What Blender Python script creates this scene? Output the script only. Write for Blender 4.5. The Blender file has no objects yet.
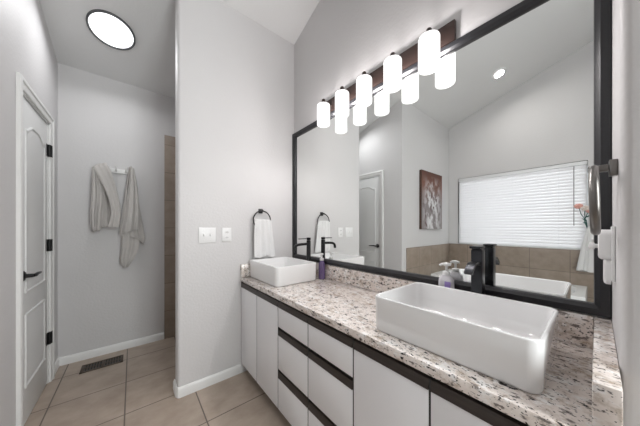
import bpy, bmesh, math, random
from mathutils import Vector, Matrix
PI = math.pi
random.seed(7)
scene = bpy.context.scene
C = scene.collection

# ------------------------------------------------------------------ camera, world, lights, exposure
CAM_H, F, YAW = 1.25, 228.0, math.degrees(math.atan(187.5 / 228.0))
cd = bpy.data.cameras.new('camera')
cam = bpy.data.objects.new('camera', cd); C.objects.link(cam)
cam.location = (0, 0, CAM_H)
cam.rotation_euler = (PI / 2, 0, -math.radians(YAW))
cd.sensor_width = 36.0; cd.lens = 36.0 * F / 640.0
cd.shift_x = 0.0; cd.shift_y = 14.0 / 640.0
cd.clip_start = 0.02
scene.camera = cam

w = bpy.data.worlds.new('world'); scene.world = w; w.use_nodes = True
bg = w.node_tree.nodes['Background']
bg.inputs[0].default_value = (0.93, 0.95, 1.0, 1); bg.inputs[1].default_value = 1.5

def area(name, loc, rot, sx, sy, power, col):
    l = bpy.data.lights.new(name, 'AREA'); l.shape = 'RECTANGLE'; l.size = sx; l.size_y = sy
    l.energy = power; l.color = col
    o = bpy.data.objects.new(name, l); C.objects.link(o); o.location = loc; o.rotation_euler = rot
    return o
# daylight outside the tub window (shines through glass and blind), and added fill lights behind the camera
area('window_daylight', (-2.85, 0.87, 1.6), (0, -PI / 2, 0), 1.5, 1.8, 63, (0.96, 0.965, 1.0))
area('rear_fill_light', (0.72, -1.75, 1.75), (PI / 2, 0, 0), 0.9, 1.7, 66, (1.0, 0.985, 1.0))
area('rear_overhead_fill', (1.0, -0.8, 3.85), (0, 0, 0), 0.4, 0.6, 9, (1.0, 0.965, 0.965))  # added overhead fill, no fixture modelled for it

scene.view_settings.view_transform = 'Standard'
scene.view_settings.look = 'None'
scene.view_settings.gamma = 1.0
scene.view_settings.use_curve_mapping = False
scene.view_settings.exposure = 0.0

# ------------------------------------------------------------------ materials
def srgb(r, g, b):
    f = lambda c: (c / 255 / 12.92) if c / 255 <= 0.04045 else ((c / 255 + 0.055) / 1.055) ** 2.4
    return (f(r), f(g), f(b), 1)

def mat(name, col, rough=0.5, metal=0.0, spec=0.5, emit=None, bump=None, coat=0.0, trans=0.0, vary=0.0):
    m = bpy.data.materials.new(name); m.use_nodes = True
    nt = m.node_tree; b = nt.nodes['Principled BSDF']
    b.inputs['Base Color'].default_value = col
    b.inputs['Roughness'].default_value = rough
    b.inputs['Metallic'].default_value = metal
    b.inputs['Specular IOR Level'].default_value = spec
    b.inputs['Coat Weight'].default_value = coat
    b.inputs['Transmission Weight'].default_value = trans
    if emit:
        b.inputs['Emission Color'].default_value = emit[0]; b.inputs['Emission Strength'].default_value = emit[1]
    tc = nt.nodes.new('ShaderNodeTexCoord')
    if bump:
        n = nt.nodes.new('ShaderNodeTexNoise'); n.inputs['Scale'].default_value = bump[0]; n.inputs['Detail'].default_value = 4
        bp = nt.nodes.new('ShaderNodeBump'); bp.inputs['Strength'].default_value = bump[1]; bp.inputs['Distance'].default_value = bump[2]
        nt.links.new(tc.outputs['Object'], n.inputs['Vector']); nt.links.new(n.outputs['Fac'], bp.inputs['Height'])
        nt.links.new(bp.outputs['Normal'], b.inputs['Normal'])
    if vary:
        n2 = nt.nodes.new('ShaderNodeTexNoise'); n2.inputs['Scale'].default_value = 3.0; n2.inputs['Detail'].default_value = 5
        r = nt.nodes.new('ShaderNodeValToRGB')
        r.color_ramp.elements[0].position = 0.3; r.color_ramp.elements[1].position = 0.7
        r.color_ramp.elements[0].color = tuple(c * (1 - vary) for c in col[:3]) + (1,)
        r.color_ramp.elements[1].color = tuple(min(1, c * (1 + vary)) for c in col[:3]) + (1,)
        nt.links.new(tc.outputs['Object'], n2.inputs['Vector']); nt.links.new(n2.outputs['Fac'], r.inputs['Fac'])
        nt.links.new(r.outputs['Color'], b.inputs['Base Color'])
    return m

M = {}
M['wall'] = mat('painted_wall', (0.66, 0.65, 0.652, 1), 0.55, bump=(60, 0.38, 0.004), spec=0.3)
M['ceil'] = mat('painted_ceiling', (0.73, 0.73, 0.73, 1), 0.7, bump=(55, 0.3, 0.004), spec=0.2)
M['trim'] = mat('white_trim_paint', (0.80, 0.80, 0.79, 1), 0.35)
M['doorpaint'] = mat('door_paint', (0.74, 0.745, 0.74, 1), 0.35)
M['cabinet'] = mat('cabinet_laminate', (0.85, 0.85, 0.87, 1), 0.35, bump=(400, 0.03, 0.001))
M['porcelain'] = mat('porcelain', (0.86, 0.86, 0.86, 1), 0.07, coat=0.4)
M['acrylic'] = mat('tub_acrylic', (0.84, 0.85, 0.85, 1), 0.15)
M['black'] = mat('matte_black_metal', (0.012, 0.012, 0.013, 1), 0.35, metal=0.3)
M['gun'] = mat('dark_gunmetal', (0.045, 0.047, 0.052, 1), 0.28, metal=0.85)
M['nickel'] = mat('aged_nickel', (0.20, 0.19, 0.18, 1), 0.3, metal=0.9)
M['frame'] = mat('mirror_frame_black', (0.016, 0.016, 0.019, 1), 0.35, bump=(200, 0.05, 0.001))
M['mirror'] = mat('mirror_silver', (0.90, 0.915, 0.905, 1), 0.0, metal=1.0)
M['plate'] = mat('bronze_plate', (0.045, 0.028, 0.024, 1), 0.35, metal=0.4)
def shade_mat():
    m = bpy.data.materials.new('lit_frosted_glass'); m.use_nodes = True; nt = m.node_tree; nt.nodes.clear()
    o = nt.nodes.new('ShaderNodeOutputMaterial'); e = nt.nodes.new('ShaderNodeEmission'); d = nt.nodes.new('ShaderNodeBsdfTransparent')
    e.inputs[0].default_value = (1.0, 0.985, 0.975, 1); e.inputs[1].default_value = 1.75
    mx = nt.nodes.new('ShaderNodeMixShader'); mx.inputs[0].default_value = 0.4
    nt.links.new(e.outputs[0], mx.inputs[1]); nt.links.new(d.outputs[0], mx.inputs[2]); nt.links.new(mx.outputs[0], o.inputs[0]); return m
M['shade'] = shade_mat()
M['lens'] = mat('lit_lens', (0.9, 0.9, 0.9, 1), 0.3, emit=((1.0, 0.98, 0.96, 1), 2.0))
M['skylens'] = mat('skylight_lens', (0.9, 0.9, 0.9, 1), 0.3, emit=((0.97, 0.98, 1.0, 1), 1.6))
M['plastic'] = mat('white_plastic', (0.82, 0.82, 0.82, 1), 0.3)
M['slot'] = mat('dark_slot', (0.03, 0.03, 0.03, 1), 0.6)
M['towelgrey'] = mat('grey_terry', (0.60, 0.575, 0.555, 1), 0.95, bump=(260, 0.9, 0.004), spec=0.1, vary=0.06)
M['towelwhite'] = mat('white_terry', (0.80, 0.80, 0.80, 1), 0.95, bump=(260, 0.8, 0.004), spec=0.1)
M['vent'] = mat('bronze_vent', (0.11, 0.085, 0.065, 1), 0.45, metal=0.5)
M['kick'] = mat('toe_kick', (0.03, 0.027, 0.025, 1), 0.7)
M['purple'] = mat('purple_bottle', (0.12, 0.08, 0.19, 1), 0.2, coat=0.3)
M['lilac'] = mat('lilac_label', (0.36, 0.26, 0.62, 1), 0.4)
M['petal'] = mat('pink_petal', (0.80, 0.42, 0.36, 1), 0.7)
M['petal2'] = mat('cream_petal', (0.82, 0.72, 0.66, 1), 0.7)
M['stem'] = mat('stem', (0.03, 0.10, 0.09, 1), 0.6)
M['canvas_side'] = mat('canvas_side', (0.07, 0.035, 0.025, 1), 0.7)
M['ring_dark'] = mat('skylight_ring', (0.10, 0.105, 0.11, 1), 0.4, metal=0.2)
M['vinyl'] = mat('vinyl', (0.85, 0.86, 0.87, 1), 0.4)
M['chrome'] = mat('drain_chrome', (0.55, 0.55, 0.55, 1), 0.15, metal=1.0)

def wood_dark():
    m = mat('dark_wood', (0.03, 0.022, 0.018, 1), 0.4)
    nt = m.node_tree; b = nt.nodes['Principled BSDF']
    tc = nt.nodes.new('ShaderNodeTexCoord'); mp = nt.nodes.new('ShaderNodeMapping'); mp.inputs['Scale'].default_value = (60, 4, 60)
    n = nt.nodes.new('ShaderNodeTexNoise'); n.inputs['Scale'].default_value = 2; n.inputs['Detail'].default_value = 5
    r = nt.nodes.new('ShaderNodeValToRGB')
    r.color_ramp.elements[0].color = (0.018, 0.013, 0.011, 1); r.color_ramp.elements[1].color = (0.060, 0.046, 0.040, 1)
    nt.links.new(tc.outputs['Object'], mp.inputs['Vector']); nt.links.new(mp.outputs['Vector'], n.inputs['Vector'])
    nt.links.new(n.outputs['Fac'], r.inputs['Fac']); nt.links.new(r.outputs['Color'], b.inputs['Base Color'])
    return m
M['wood'] = wood_dark()

def granite():
    m = mat('speckled_granite', (0.6, 0.55, 0.5, 1), 0.12, coat=0.2)
    nt = m.node_tree; b = nt.nodes['Principled BSDF']; N = nt.nodes; L = nt.links
    tc = N.new('ShaderNodeTexCoord')
    def noise(scale, detail, rough=0.6, off=0.0, stretch=(1, 1, 1)):
        mp = N.new('ShaderNodeMapping'); mp.inputs['Location'].default_value = (off, off * 1.7, off * 0.6); mp.inputs['Scale'].default_value = stretch
        n = N.new('ShaderNodeTexNoise'); n.inputs['Scale'].default_value = scale; n.inputs['Detail'].default_value = detail; n.inputs['Roughness'].default_value = rough
        L.new(tc.outputs['Object'], mp.inputs['Vector']); L.new(mp.outputs['Vector'], n.inputs['Vector']); return n
    def ramp(n, p0, p1):
        r = N.new('ShaderNodeMapRange'); r.inputs[1].default_value = p0; r.inputs[2].default_value = p1
        L.new(n.outputs['Fac'], r.inputs[0]); return r
    def mix(a, bcol, fac):
        x = N.new('ShaderNodeMix'); x.data_type = 'RGBA'
        L.new(fac.outputs[0], x.inputs[0])
        if isinstance(a, tuple): x.inputs[6].default_value = a
        else: L.new(a.outputs[2], x.inputs[6])
        x.inputs[7].default_value = bcol
        return x
    c = mix((0.80, 0.73, 0.685, 1), (0.40, 0.315, 0.24, 1), ramp(noise(22, 6, 0.72, stretch=(1, 0.75, 1)), 0.50, 0.68))
    c = mix(c, (0.88, 0.85, 0.83, 1), ramp(noise(40, 4, off=3, stretch=(1, 0.6, 1)), 0.53, 0.62))
    c = mix(c, (0.22, 0.19, 0.175, 1), ramp(noise(66, 4, off=9, stretch=(1, 0.45, 1)), 0.575, 0.635))
    c = mix(c, (0.022, 0.019, 0.020, 1), ramp(noise(74, 3, off=5, stretch=(1, 0.45, 1)), 0.615, 0.65))
    c = mix(c, (0.035, 0.03, 0.03, 1), ramp(noise(170, 1, off=15, stretch=(1, 0.7, 1)), 0.665, 0.70))
    L.new(c.outputs[2], b.inputs['Base Color'])
    return m
M['granite'] = granite()

def tile(name, cols, grout, bw, rh, locv, rot=(0, 0, 0), rough=0.35, mortar=0.004, nscale=6):
    m = mat(name, cols[0], rough)
    nt = m.node_tree; b = nt.nodes['Principled BSDF']; N = nt.nodes; L = nt.links
    tc = N.new('ShaderNodeTexCoord'); mp = N.new('ShaderNodeMapping')
    mp.inputs['Location'].default_value = locv; mp.inputs['Rotation'].default_value = rot
    br = N.new('ShaderNodeTexBrick'); br.offset = 0.0; br.squash = 1.0
    br.inputs['Scale'].default_value = 1; br.inputs['Brick Width'].default_value = bw; br.inputs['Row Height'].default_value = rh
    br.inputs['Mortar Size'].default_value = mortar; br.inputs['Mortar Smooth'].default_value = 0.1
    br.inputs['Color1'].default_value = (1, 1, 1, 1); br.inputs['Color2'].default_value = (0.9, 0.9, 0.9, 1); br.inputs['Mortar'].default_value = (0, 0, 0, 1)
    L.new(tc.outputs['Object'], mp.inputs['Vector']); L.new(mp.outputs['Vector'], br.inputs['Vector'])
    n = N.new('ShaderNodeTexNoise'); n.inputs['Scale'].default_value = nscale; n.inputs['Detail'].default_value = 6; n.inputs['Roughness'].default_value = 0.6
    mp2 = N.new('ShaderNodeMapping'); mp2.inputs['Scale'].default_value = (1.0, 1.3, 1.3)
    L.new(tc.outputs['Object'], mp2.inputs['Vector']); L.new(mp2.outputs['Vector'], n.inputs['Vector'])
    r = N.new('ShaderNodeValToRGB'); r.color_ramp.elements[0].position = 0.3; r.color_ramp.elements[1].position = 0.72
    r.color_ramp.elements[0].color = cols[0]; r.color_ramp.elements[1].color = cols[1]
    L.new(n.outputs['Fac'], r.inputs['Fac'])
    mu = N.new('ShaderNodeMix'); mu.data_type = 'RGBA'; mu.blend_type = 'MULTIPLY'; mu.inputs[0].default_value = 1
    L.new(r.outputs['Color'], mu.inputs[6]); L.new(br.outputs['Color'], mu.inputs[7])
    mx = N.new('ShaderNodeMix'); mx.data_type = 'RGBA'
    L.new(br.outputs['Fac'], mx.inputs[0]); L.new(mu.outputs[2], mx.inputs[6]); mx.inputs[7].default_value = grout
    L.new(mx.outputs[2], b.inputs['Base Color'])
    bp = N.new('ShaderNodeBump'); bp.inputs['Strength'].default_value = 0.5; bp.inputs['Distance'].default_value = 0.002; bp.invert = True
    L.new(br.outputs['Fac'], bp.inputs['Height']); L.new(bp.outputs['Normal'], b.inputs['Normal'])
    return m
M['floor'] = tile('tan_floor_tile', ((0.37, 0.295, 0.235, 1), (0.50, 0.415, 0.345, 1)), (0.14, 0.115, 0.095, 1), 0.41, 0.41, (0.04, 0.05, 0))
M['walltile_x'] = tile('brown_wall_tile_a', ((0.27, 0.215, 0.17, 1), (0.37, 0.305, 0.25, 1)), (0.17, 0.135, 0.105, 1), 0.42, 0.31, (0.18, 0.0, 0), rot=(PI / 2, 0, 0), mortar=0.003)
M['walltile_y'] = tile('brown_wall_tile_b', ((0.27, 0.215, 0.17, 1), (0.37, 0.305, 0.25, 1)), (0.17, 0.135, 0.105, 1), 0.42, 0.31, (0.18, 0.0, 0), mortar=0.003)
# wall tiles need their own axes: feed (horizontal, vertical) through a Combine node
def retile(m, horiz):
    nt = m.node_tree; N = nt.nodes; L = nt.links
    mp = [n for n in N if n.type == 'MAPPING' and any(l.to_node.type == 'TEX_BRICK' for l in n.outputs[0].links)][0]
    mp.inputs['Rotation'].default_value = (0, 0, 0)
    tc = [n for n in N if n.type == 'TEX_COORD'][-1]
    s = N.new('ShaderNodeSeparateXYZ'); c = N.new('ShaderNodeCombineXYZ')
    L.new(tc.outputs['Object'], s.inputs[0]); L.new(s.outputs[horiz], c.inputs[0]); L.new(s.outputs[2], c.inputs[1])
    L.new(c.outputs[0], mp.inputs['Vector'])
retile(M['walltile_x'], 0); retile(M['walltile_y'], 1)

def glass_mat():
    m = bpy.data.materials.new('window_glass'); m.use_nodes = True; nt = m.node_tree; nt.nodes.clear()
    o = nt.nodes.new('ShaderNodeOutputMaterial'); t = nt.nodes.new('ShaderNodeBsdfTransparent'); g = nt.nodes.new('ShaderNodeBsdfGlossy')
    g.inputs['Roughness'].default_value = 0.02; mx = nt.nodes.new('ShaderNodeMixShader'); mx.inputs[0].default_value = 0.06
    t.inputs[0].default_value = (0.95, 0.98, 0.97, 1)
    nt.links.new(t.outputs[0], mx.inputs[1]); nt.links.new(g.outputs[0], mx.inputs[2]); nt.links.new(mx.outputs[0], o.inputs[0]); return m
M['glass'] = glass_mat()

def slat_mat():
    m = bpy.data.materials.new('white_blind_slat'); m.use_nodes = True; nt = m.node_tree; nt.nodes.clear()
    o = nt.nodes.new('ShaderNodeOutputMaterial'); d = nt.nodes.new('ShaderNodeBsdfDiffuse'); t = nt.nodes.new('ShaderNodeBsdfTranslucent')
    d.inputs[0].default_value = (0.88, 0.875, 0.885, 1); t.inputs[0].default_value = (0.90, 0.875, 0.89, 1)
    mx = nt.nodes.new('ShaderNodeMixShader'); mx.inputs[0].default_value = 0.22
    nt.links.new(d.outputs[0], mx.inputs[1]); nt.links.new(t.outputs[0], mx.inputs[2]); nt.links.new(mx.outputs[0], o.inputs[0]); return m
M['slat'] = slat_mat()

def clear_bottle():
    m = mat('translucent_bottle', (0.70, 0.69, 0.73, 1), 0.15, coat=0.3)
    return m
M['bottle'] = clear_bottle()

def painting_mat():
    m = mat('abstract_canvas', (0.2, 0.1, 0.08, 1), 0.6)
    nt = m.node_tree; b = nt.nodes['Principled BSDF']; N = nt.nodes; L = nt.links
    tc = N.new('ShaderNodeTexCoord')
    def noise(sc, det, stretch, off=0):
        mp = N.new('ShaderNodeMapping'); mp.inputs['Scale'].default_value = stretch; mp.inputs['Location'].default_value = (off, off, off)
        mp.inputs['Rotation'].default_value = (0, 0.45, 0)
        n = N.new('ShaderNodeTexNoise'); n.inputs['Scale'].default_value = sc; n.inputs['Detail'].default_value = det
        L.new(tc.outputs['Object'], mp.inputs['Vector']); L.new(mp.outputs['Vector'], n.inputs['Vector']); return n
    s = N.new('ShaderNodeSeparateXYZ'); L.new(tc.outputs['Object'], s.inputs[0])
    gr = N.new('ShaderNodeMapRange'); gr.inputs[1].default_value = -0.05; gr.inputs[2].default_value = 0.95; L.new(s.outputs[2], gr.inputs[0])
    r = N.new('ShaderNodeValToRGB'); e = r.color_ramp.elements
    e[0].color = (0.27, 0.24, 0.235, 1); e[1].color = (0.10, 0.035, 0.022, 1)
    e.new(0.45).color = (0.25, 0.22, 0.225, 1); e.new(0.8).color = (0.19, 0.075, 0.045, 1)
    L.new(gr.outputs[0], r.inputs['Fac'])
    n1 = noise(7, 5, (1.2, 1, 0.9)); n2 = noise(11, 4, (1.8, 1, 0.8), 4)
    def step(n, a, c_):
        q = N.new('ShaderNodeMapRange'); q.inputs[1].default_value = a; q.inputs[2].default_value = c_; L.new(n.outputs['Fac'], q.inputs[0]); return q
    # white strokes only inside a vertical band of the canvas
    ab = N.new('ShaderNodeMath'); ab.operation = 'ABSOLUTE'; L.new(s.outputs[0], ab.inputs[0])
    band = N.new('ShaderNodeMapRange'); band.inputs[1].default_value = 0.36; band.inputs[2].default_value = 0.12; L.new(ab.outputs[0], band.inputs[0])
    topf = N.new('ShaderNodeMapRange'); topf.inputs[1].default_value = 0.9; topf.inputs[2].default_value = 0.6; L.new(s.outputs[2], topf.inputs[0])
    mu = N.new('ShaderNodeMath'); mu.operation = 'MULTIPLY'; L.new(band.outputs[0], mu.inputs[0]); L.new(step(n1, 0.46, 0.56).outputs[0], mu.inputs[1])
    mu2 = N.new('ShaderNodeMath'); mu2.operation = 'MULTIPLY'; L.new(mu.outputs[0], mu2.inputs[0]); L.new(topf.outputs[0], mu2.inputs[1])
    x = N.new('ShaderNodeMix'); x.data_type = 'RGBA'; L.new(mu2.outputs[0], x.inputs[0]); L.new(r.outputs['Color'], x.inputs[6]); x.inputs[7].default_value = (0.70, 0.69, 0.70, 1)
    y = N.new('ShaderNodeMix'); y.data_type = 'RGBA'; L.new(step(n2, 0.6, 0.7).outputs[0], y.inputs[0]); L.new(x.outputs[2], y.inputs[6]); y.inputs[7].default_value = (0.10, 0.05, 0.05, 1)
    L.new(y.outputs[2], b.inputs['Base Color'])
    return m
M['painting'] = painting_mat()

# ------------------------------------------------------------------ mesh helpers (all in world metres)
def world_origin(o):
    v = Vector((0, 0, 0))
    while o is not None:
        v += o.location; o = o.parent
    return v

class MB:
    def __init__(self): self.bm = bmesh.new()
    def _merge(self, t):
        me = bpy.data.meshes.new('tmp'); t.to_mesh(me); t.free(); self.bm.from_mesh(me); bpy.data.meshes.remove(me)
    def box(self, x0, x1, y0, y1, z0, z1, bev=0.0, seg=2):
        t = bmesh.new(); bmesh.ops.create_cube(t, size=1)
        for v in t.verts:
            v.co = Vector(((x0 + x1) / 2 + v.co.x * (x1 - x0), (y0 + y1) / 2 + v.co.y * (y1 - y0), (z0 + z1) / 2 + v.co.z * (z1 - z0)))
        if bev > 0:
            bmesh.ops.bevel(t, geom=list(t.edges), offset=bev, segments=seg, profile=0.5, affect='EDGES')
        self._merge(t); return self
    def prism(self, pts, axis, a0, a1, bev=0.0):
        """pts: 2-D outline; axis 0: (y,z) along x; 1: (x,z) along y; 2: (x,y) along z"""
        t = bmesh.new()
        def co(p, a):
            return {0: (a, p[0], p[1]), 1: (p[0], a, p[1]), 2: (p[0], p[1], a)}[axis]
        A = [t.verts.new(co(p, a0)) for p in pts]; B = [t.verts.new(co(p, a1)) for p in pts]
        n = len(pts)
        t.faces.new(A); t.faces.new(B[::-1])
        for i in range(n): t.faces.new((A[i], A[(i + 1) % n], B[(i + 1) % n], B[i]))
        bmesh.ops.recalc_face_normals(t, faces=list(t.faces))
        if bev: bmesh.ops.bevel(t, geom=list(t.edges), offset=bev, segments=2, profile=0.5, affect='EDGES')
        self._merge(t); return self
    def loft(self, loops, cap0=True, cap1=True, closed=True):
        t = bmesh.new(); R = [[t.verts.new(p) for p in lp] for lp in loops]
        n = len(loops[0])
        for a, b in zip(R, R[1:]):
            for i in range(n if closed else n - 1):
                t.faces.new((a[i], a[(i + 1) % n], b[(i + 1) % n], b[i]))
        if cap0 and closed: t.faces.new(R[0][::-1])
        if cap1 and closed: t.faces.new(R[-1])
        bmesh.ops.recalc_face_normals(t, faces=list(t.faces))
        self._merge(t); return self
    def lathe(self, prof, c, axis=(0, 0, 1), n=32):
        """prof: list of (radius, height along axis)"""
        ax = Vector(axis).normalized(); u = ax.orthogonal().normalized(); v = ax.cross(u); c = Vector(c)
        loops = []
        for r, h in prof:
            loops.append([c + ax * h + (u * math.cos(2 * PI * i / n) + v * math.sin(2 * PI * i / n)) * max(r, 1e-5) for i in range(n)])
        return self.loft(loops)
    def tube(self, pts, r, n=12, closed=False):
        pts = [Vector(p) for p in pts]; rs = r if isinstance(r, (list, tuple)) else [r] * len(pts)
        loops = []; m = len(pts); up = None
        for i, p in enumerate(pts):
            a = pts[(i - 1) % m] if (closed or i > 0) else p; b = pts[(i + 1) % m] if (closed or i < m - 1) else p
            d = (b - a).normalized()
            if up is None: up = d.orthogonal().normalized()
            up = (up - d * up.dot(d)).normalized(); s = d.cross(up)
            loops.append([p + (up * math.cos(2 * PI * k / n) + s * math.sin(2 * PI * k / n)) * rs[i] for k in range(n)])
        if closed: loops.append(loops[0])
        return self.loft(loops, cap0=not closed, cap1=not closed)
    def build(self, name, material, parent=None, sharp=35, mods=()):
        bm = self.bm
        bmesh.ops.remove_doubles(bm, verts=list(bm.verts), dist=1e-5)
        if parent is not None: off = world_origin(parent)
        else:
            xs = [v.co for v in bm.verts]
            off = Vector(((min(v.x for v in xs) + max(v.x for v in xs)) / 2, (min(v.y for v in xs) + max(v.y for v in xs)) / 2, min(v.z for v in xs)))
            if self.__dict__.get('origin') is not None: off = Vector(self.origin)
        for v in bm.verts: v.co -= off
        for f in bm.faces: f.smooth = True
        for e in bm.edges:
            e.smooth = not (len(e.link_faces) == 2 and e.calc_face_angle(0) > math.radians(sharp))
        me = bpy.data.meshes.new(name); bm.to_mesh(me); bm.free()
        me.materials.append(M[material])
        o = bpy.data.objects.new(name, me); C.objects.link(o)
        if parent is not None: o.parent = parent
        else: o.location = off
        return o
    def at0(self): self.origin = (0, 0, 0); return self

def tag(o, label=None, cat=None, group=None, kind=None):
    for k, v in (('label', label), ('category', cat), ('group', group), ('kind', kind)):
        if v: o[k] = v
    return o
def thing(name, loc, label, cat, group=None):
    o = bpy.data.objects.new(name, None); o.empty_display_size = 0.1; C.objects.link(o); o.location = loc
    return tag(o, label, cat, group)
def struct_root(name, loc, label, cat):
    o = bpy.data.objects.new(name, None); C.objects.link(o); o.location = loc
    return tag(o, label, cat, kind='structure')
def struct(mb, name, material, label, cat='wall'):
    mb.at0(); return tag(mb.build(name, material), label, cat, kind='structure')
def rrect(cx, cy, w_, d_, r, z, n=8):
    pts = []
    r = min(r, w_ / 2 - 1e-4, d_ / 2 - 1e-4)
    for k, (sx, sy) in enumerate(((1, 1), (-1, 1), (-1, -1), (1, -1))):
        for i in range(n + 1):
            a = k * PI / 2 + i / n * PI / 2
            pts.append((cx + sx * (w_ / 2 - r) + r * math.cos(a), cy + sy * (d_ / 2 - r) + r * math.sin(a), z))
    return pts

# ------------------------------------------------------------------ the room
XM, XL, XW = 1.265, -0.52, -2.19           # mirror wall, left wall, tub window wall
YP, YB, YA, YS = 1.95, 3.08, 1.817, -0.032  # switch wall, back wall, alcove wall, wall end at the right
YR = -1.6
def cz(y): return 3.094 - 0.325 * (y - 1.95)
T = 0.12

struct(MB().box(XW - 0.2, XM + 0.2, YR - 0.2, YB + 0.2, -0.1, 0.0), 'floor', 'floor', 'tan square tile floor with dark grout', 'floor')
struct(MB().prism([(YR - 0.2, cz(YR - 0.2)), (YB + 0.2, cz(YB + 0.2)), (YB + 0.2, cz(YB + 0.2) + 0.1), (YR - 0.2, cz(YR - 0.2) + 0.1)], 0, XW - 0.2, XM + 0.2),
       'ceiling', 'ceil', 'pale sloping ceiling rising toward the viewer', 'ceiling')
def wall_y(mb, x0, x1, ya, yb, z0=0.0):   # wall running along Y with a sloping top
    return mb.prism([(ya, z0), (yb, z0), (yb, cz(yb)), (ya, cz(ya))], 0, x0, x1)
def wall_x(mb, x0, x1, ya, yb, z0=0.0):
    return mb.prism([(ya, z0), (yb, z0), (yb, cz(yb)), (ya, cz(ya))], 0, x0, x1)

struct(wall_y(MB(), XM, XM + T, YR, YB), 'wall_right', 'wall', 'pale wall behind the mirror and vanity light')
struct(wall_x(MB(), XL - T, XM + T, YB, YB + T), 'wall_back', 'wall', 'pale wall behind the hanging grey towels')
# left wall with door opening
DY0, DY1, DZ = 2.195, 2.80, 2.08
lw = MB()
wall_y(lw, XL - T, XL, YA, DY0); wall_y(lw, XL - T, XL, DY1, YB); wall_y(lw, XL - T, XL, DY0, DY1, DZ)
struct(lw, 'wall_left', 'wall', 'pale textured wall around the white door')
struct(wall_x(MB(), XW, XL - T, YA, YA + T), 'wall_alcove', 'wall', 'pale wall carrying the abstract painting')
# partition with light switches: bullnosed free end
pm = MB()
def bull(x0, x1, ya, yb, r, left_end):
    pts = []
    if left_end:
        for cy, a0 in ((ya + r, PI * 1.5), (yb - r, PI)):
            for i in range(7):
                a = a0 - i / 6 * PI / 2
                pts.append((x0 + r + r * math.cos(a), cy + r * math.sin(a)))
        pts += [(x1, yb), (x1, ya)]
    return pts
def bull_wall(x0, x1, ya, yb, r):
    mb = MB(); pts = bull(x0, x1, ya, yb, r, True)
    bm = mb.bm
    A = [bm.verts.new((p[0], p[1], 0)) for p in pts]; B = [bm.verts.new((p[0], p[1], cz(p[1]))) for p in pts]
    bm.faces.new(A); bm.faces.new(B[::-1])
    for i in range(len(pts)): bm.faces.new((A[i], A[(i + 1) % len(pts)], B[(i + 1) % len(pts)], B[i]))
    bmesh.ops.recalc_face_normals(bm, faces=list(bm.faces)); return mb
struct(bull_wall(0.255, XM, YP, YP + 0.13, 0.02), 'wall_partition', 'wall', 'pale wall carrying the switch plates and the white hand towel')
struct(bull_wall(0.83, XM, YS - 0.13, YS, 0.018), 'wall_stub', 'wall', 'narrow grey wall end at the right edge')
# window wall with opening
WY0, WY1, WZ0, WZ1 = 0.08, 1.66, 0.945, 2.15
ww = MB()
wall_y(ww, XW - T, XW, YR, WY0); wall_y(ww, XW - T, XW, WY1, YB - 0.9); wall_y(ww, XW - T, XW, WY0, WY1, WZ1)
ww.box(XW - T, XW, WY0, WY1, 0, WZ0)
struct(ww, 'wall_window', 'wall', 'pale wall around the blind covered window')
# rear wall behind the camera with an added opening for the rear fill light
rw = MB()
rw.box(XW, 0.24, YR - T, YR, 0, cz(YR)); rw.box(1.2, XM, YR - T, YR, 0, cz(YR))
rw.box(0.24, 1.2, YR - T, YR, 0, 0.85); rw.box(0.24, 1.2, YR - T, YR, 2.65, cz(YR))
struct(rw, 'wall_rear', 'wall', 'pale wall behind the camera')

# tile wainscot round the tub and tile at the shower
struct(MB().box(XW + 0.012, -0.64, YA - 0.012, YA - 0.0005, 0, 0.935, 0.002), 'trim_1', 'walltile_x', 'brown tile wainscot below the painting', 'tile')
struct(MB().box(XW + 0.0005, XW + 0.012, -0.7, YA, 0, 0.935, 0.002), 'trim_2', 'walltile_y', 'brown tile wainscot below the window', 'tile')
struct(MB().box(0.275, XM, YB - 0.014, YB - 0.0005, 0, 2.28, 0.003), 'trim_3', 'walltile_x', 'brown shower tile beyond the switch wall', 'tile')

# baseboards
def base_prof(d=1): return [(0, 0), (0.014, 0), (0.014, 0.055), (0.010, 0.064), (0.006, 0.071), (0, 0.073)]
mb = MB(); mb.prism([(YB - p[0], p[1]) for p in base_prof()], 0, XL, 0.272)
struct(mb, 'baseboard_back', 'trim', 'white baseboard under the grey towels', 'baseboard')
mb = MB(); lp = []
for p in base_prof():
    o = p[0]
    lp.append([(0.80, YP - o, p[1]), (0.27, YP - o, p[1]), (0.257, YP - o + 0.004, p[1]), (0.255 - o, YP + 0.016, p[1]), (0.255 - o, YP + 0.13, p[1])])
mb.loft(lp, closed=False)
struct(mb, 'baseboard_partition', 'trim', 'white baseboard under the switch plates', 'baseboard')
mb = MB(); mb.prism([(XL + p[0], p[1]) for p in base_prof()], 1, DY1 + 0.066, YB - 0.014); mb.prism([(XL + p[0], p[1]) for p in base_prof()], 1, YA, DY0 - 0.066)
struct(mb, 'baseboard_left', 'trim', 'white baseboard beside the door', 'baseboard')

# door casing
mb = MB(); cw = 0.066
cas = [(0, 0.0005), (0, 0.010), (0.004, 0.013), (0.036, 0.015), (0.042, 0.021), (0.060, 0.021), (0.066, 0.017), (0.066, 0.0005)]
rows_ = []
for y, z, sy, sz in ((DY0, 0, -1, 0), (DY0, DZ, -1, 1), (DY1, DZ, 1, 1), (DY1, 0, 1, 0)):
    rows_.append([(XL + h_, y + sy * i_, z + sz * i_) for i_, h_ in cas])
mb.loft(rows_)
# jamb lining
mb.box(XL - T, XL, DY0, DY0 + 0.012, 0, DZ); mb.box(XL - T, XL, DY1 - 0.012, DY1, 0, DZ); mb.box(XL - T, XL, DY0, DY1, DZ - 0.012, DZ)
struct(mb, 'trim_4', 'trim', 'white moulded casing around the door', 'casing')

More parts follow.
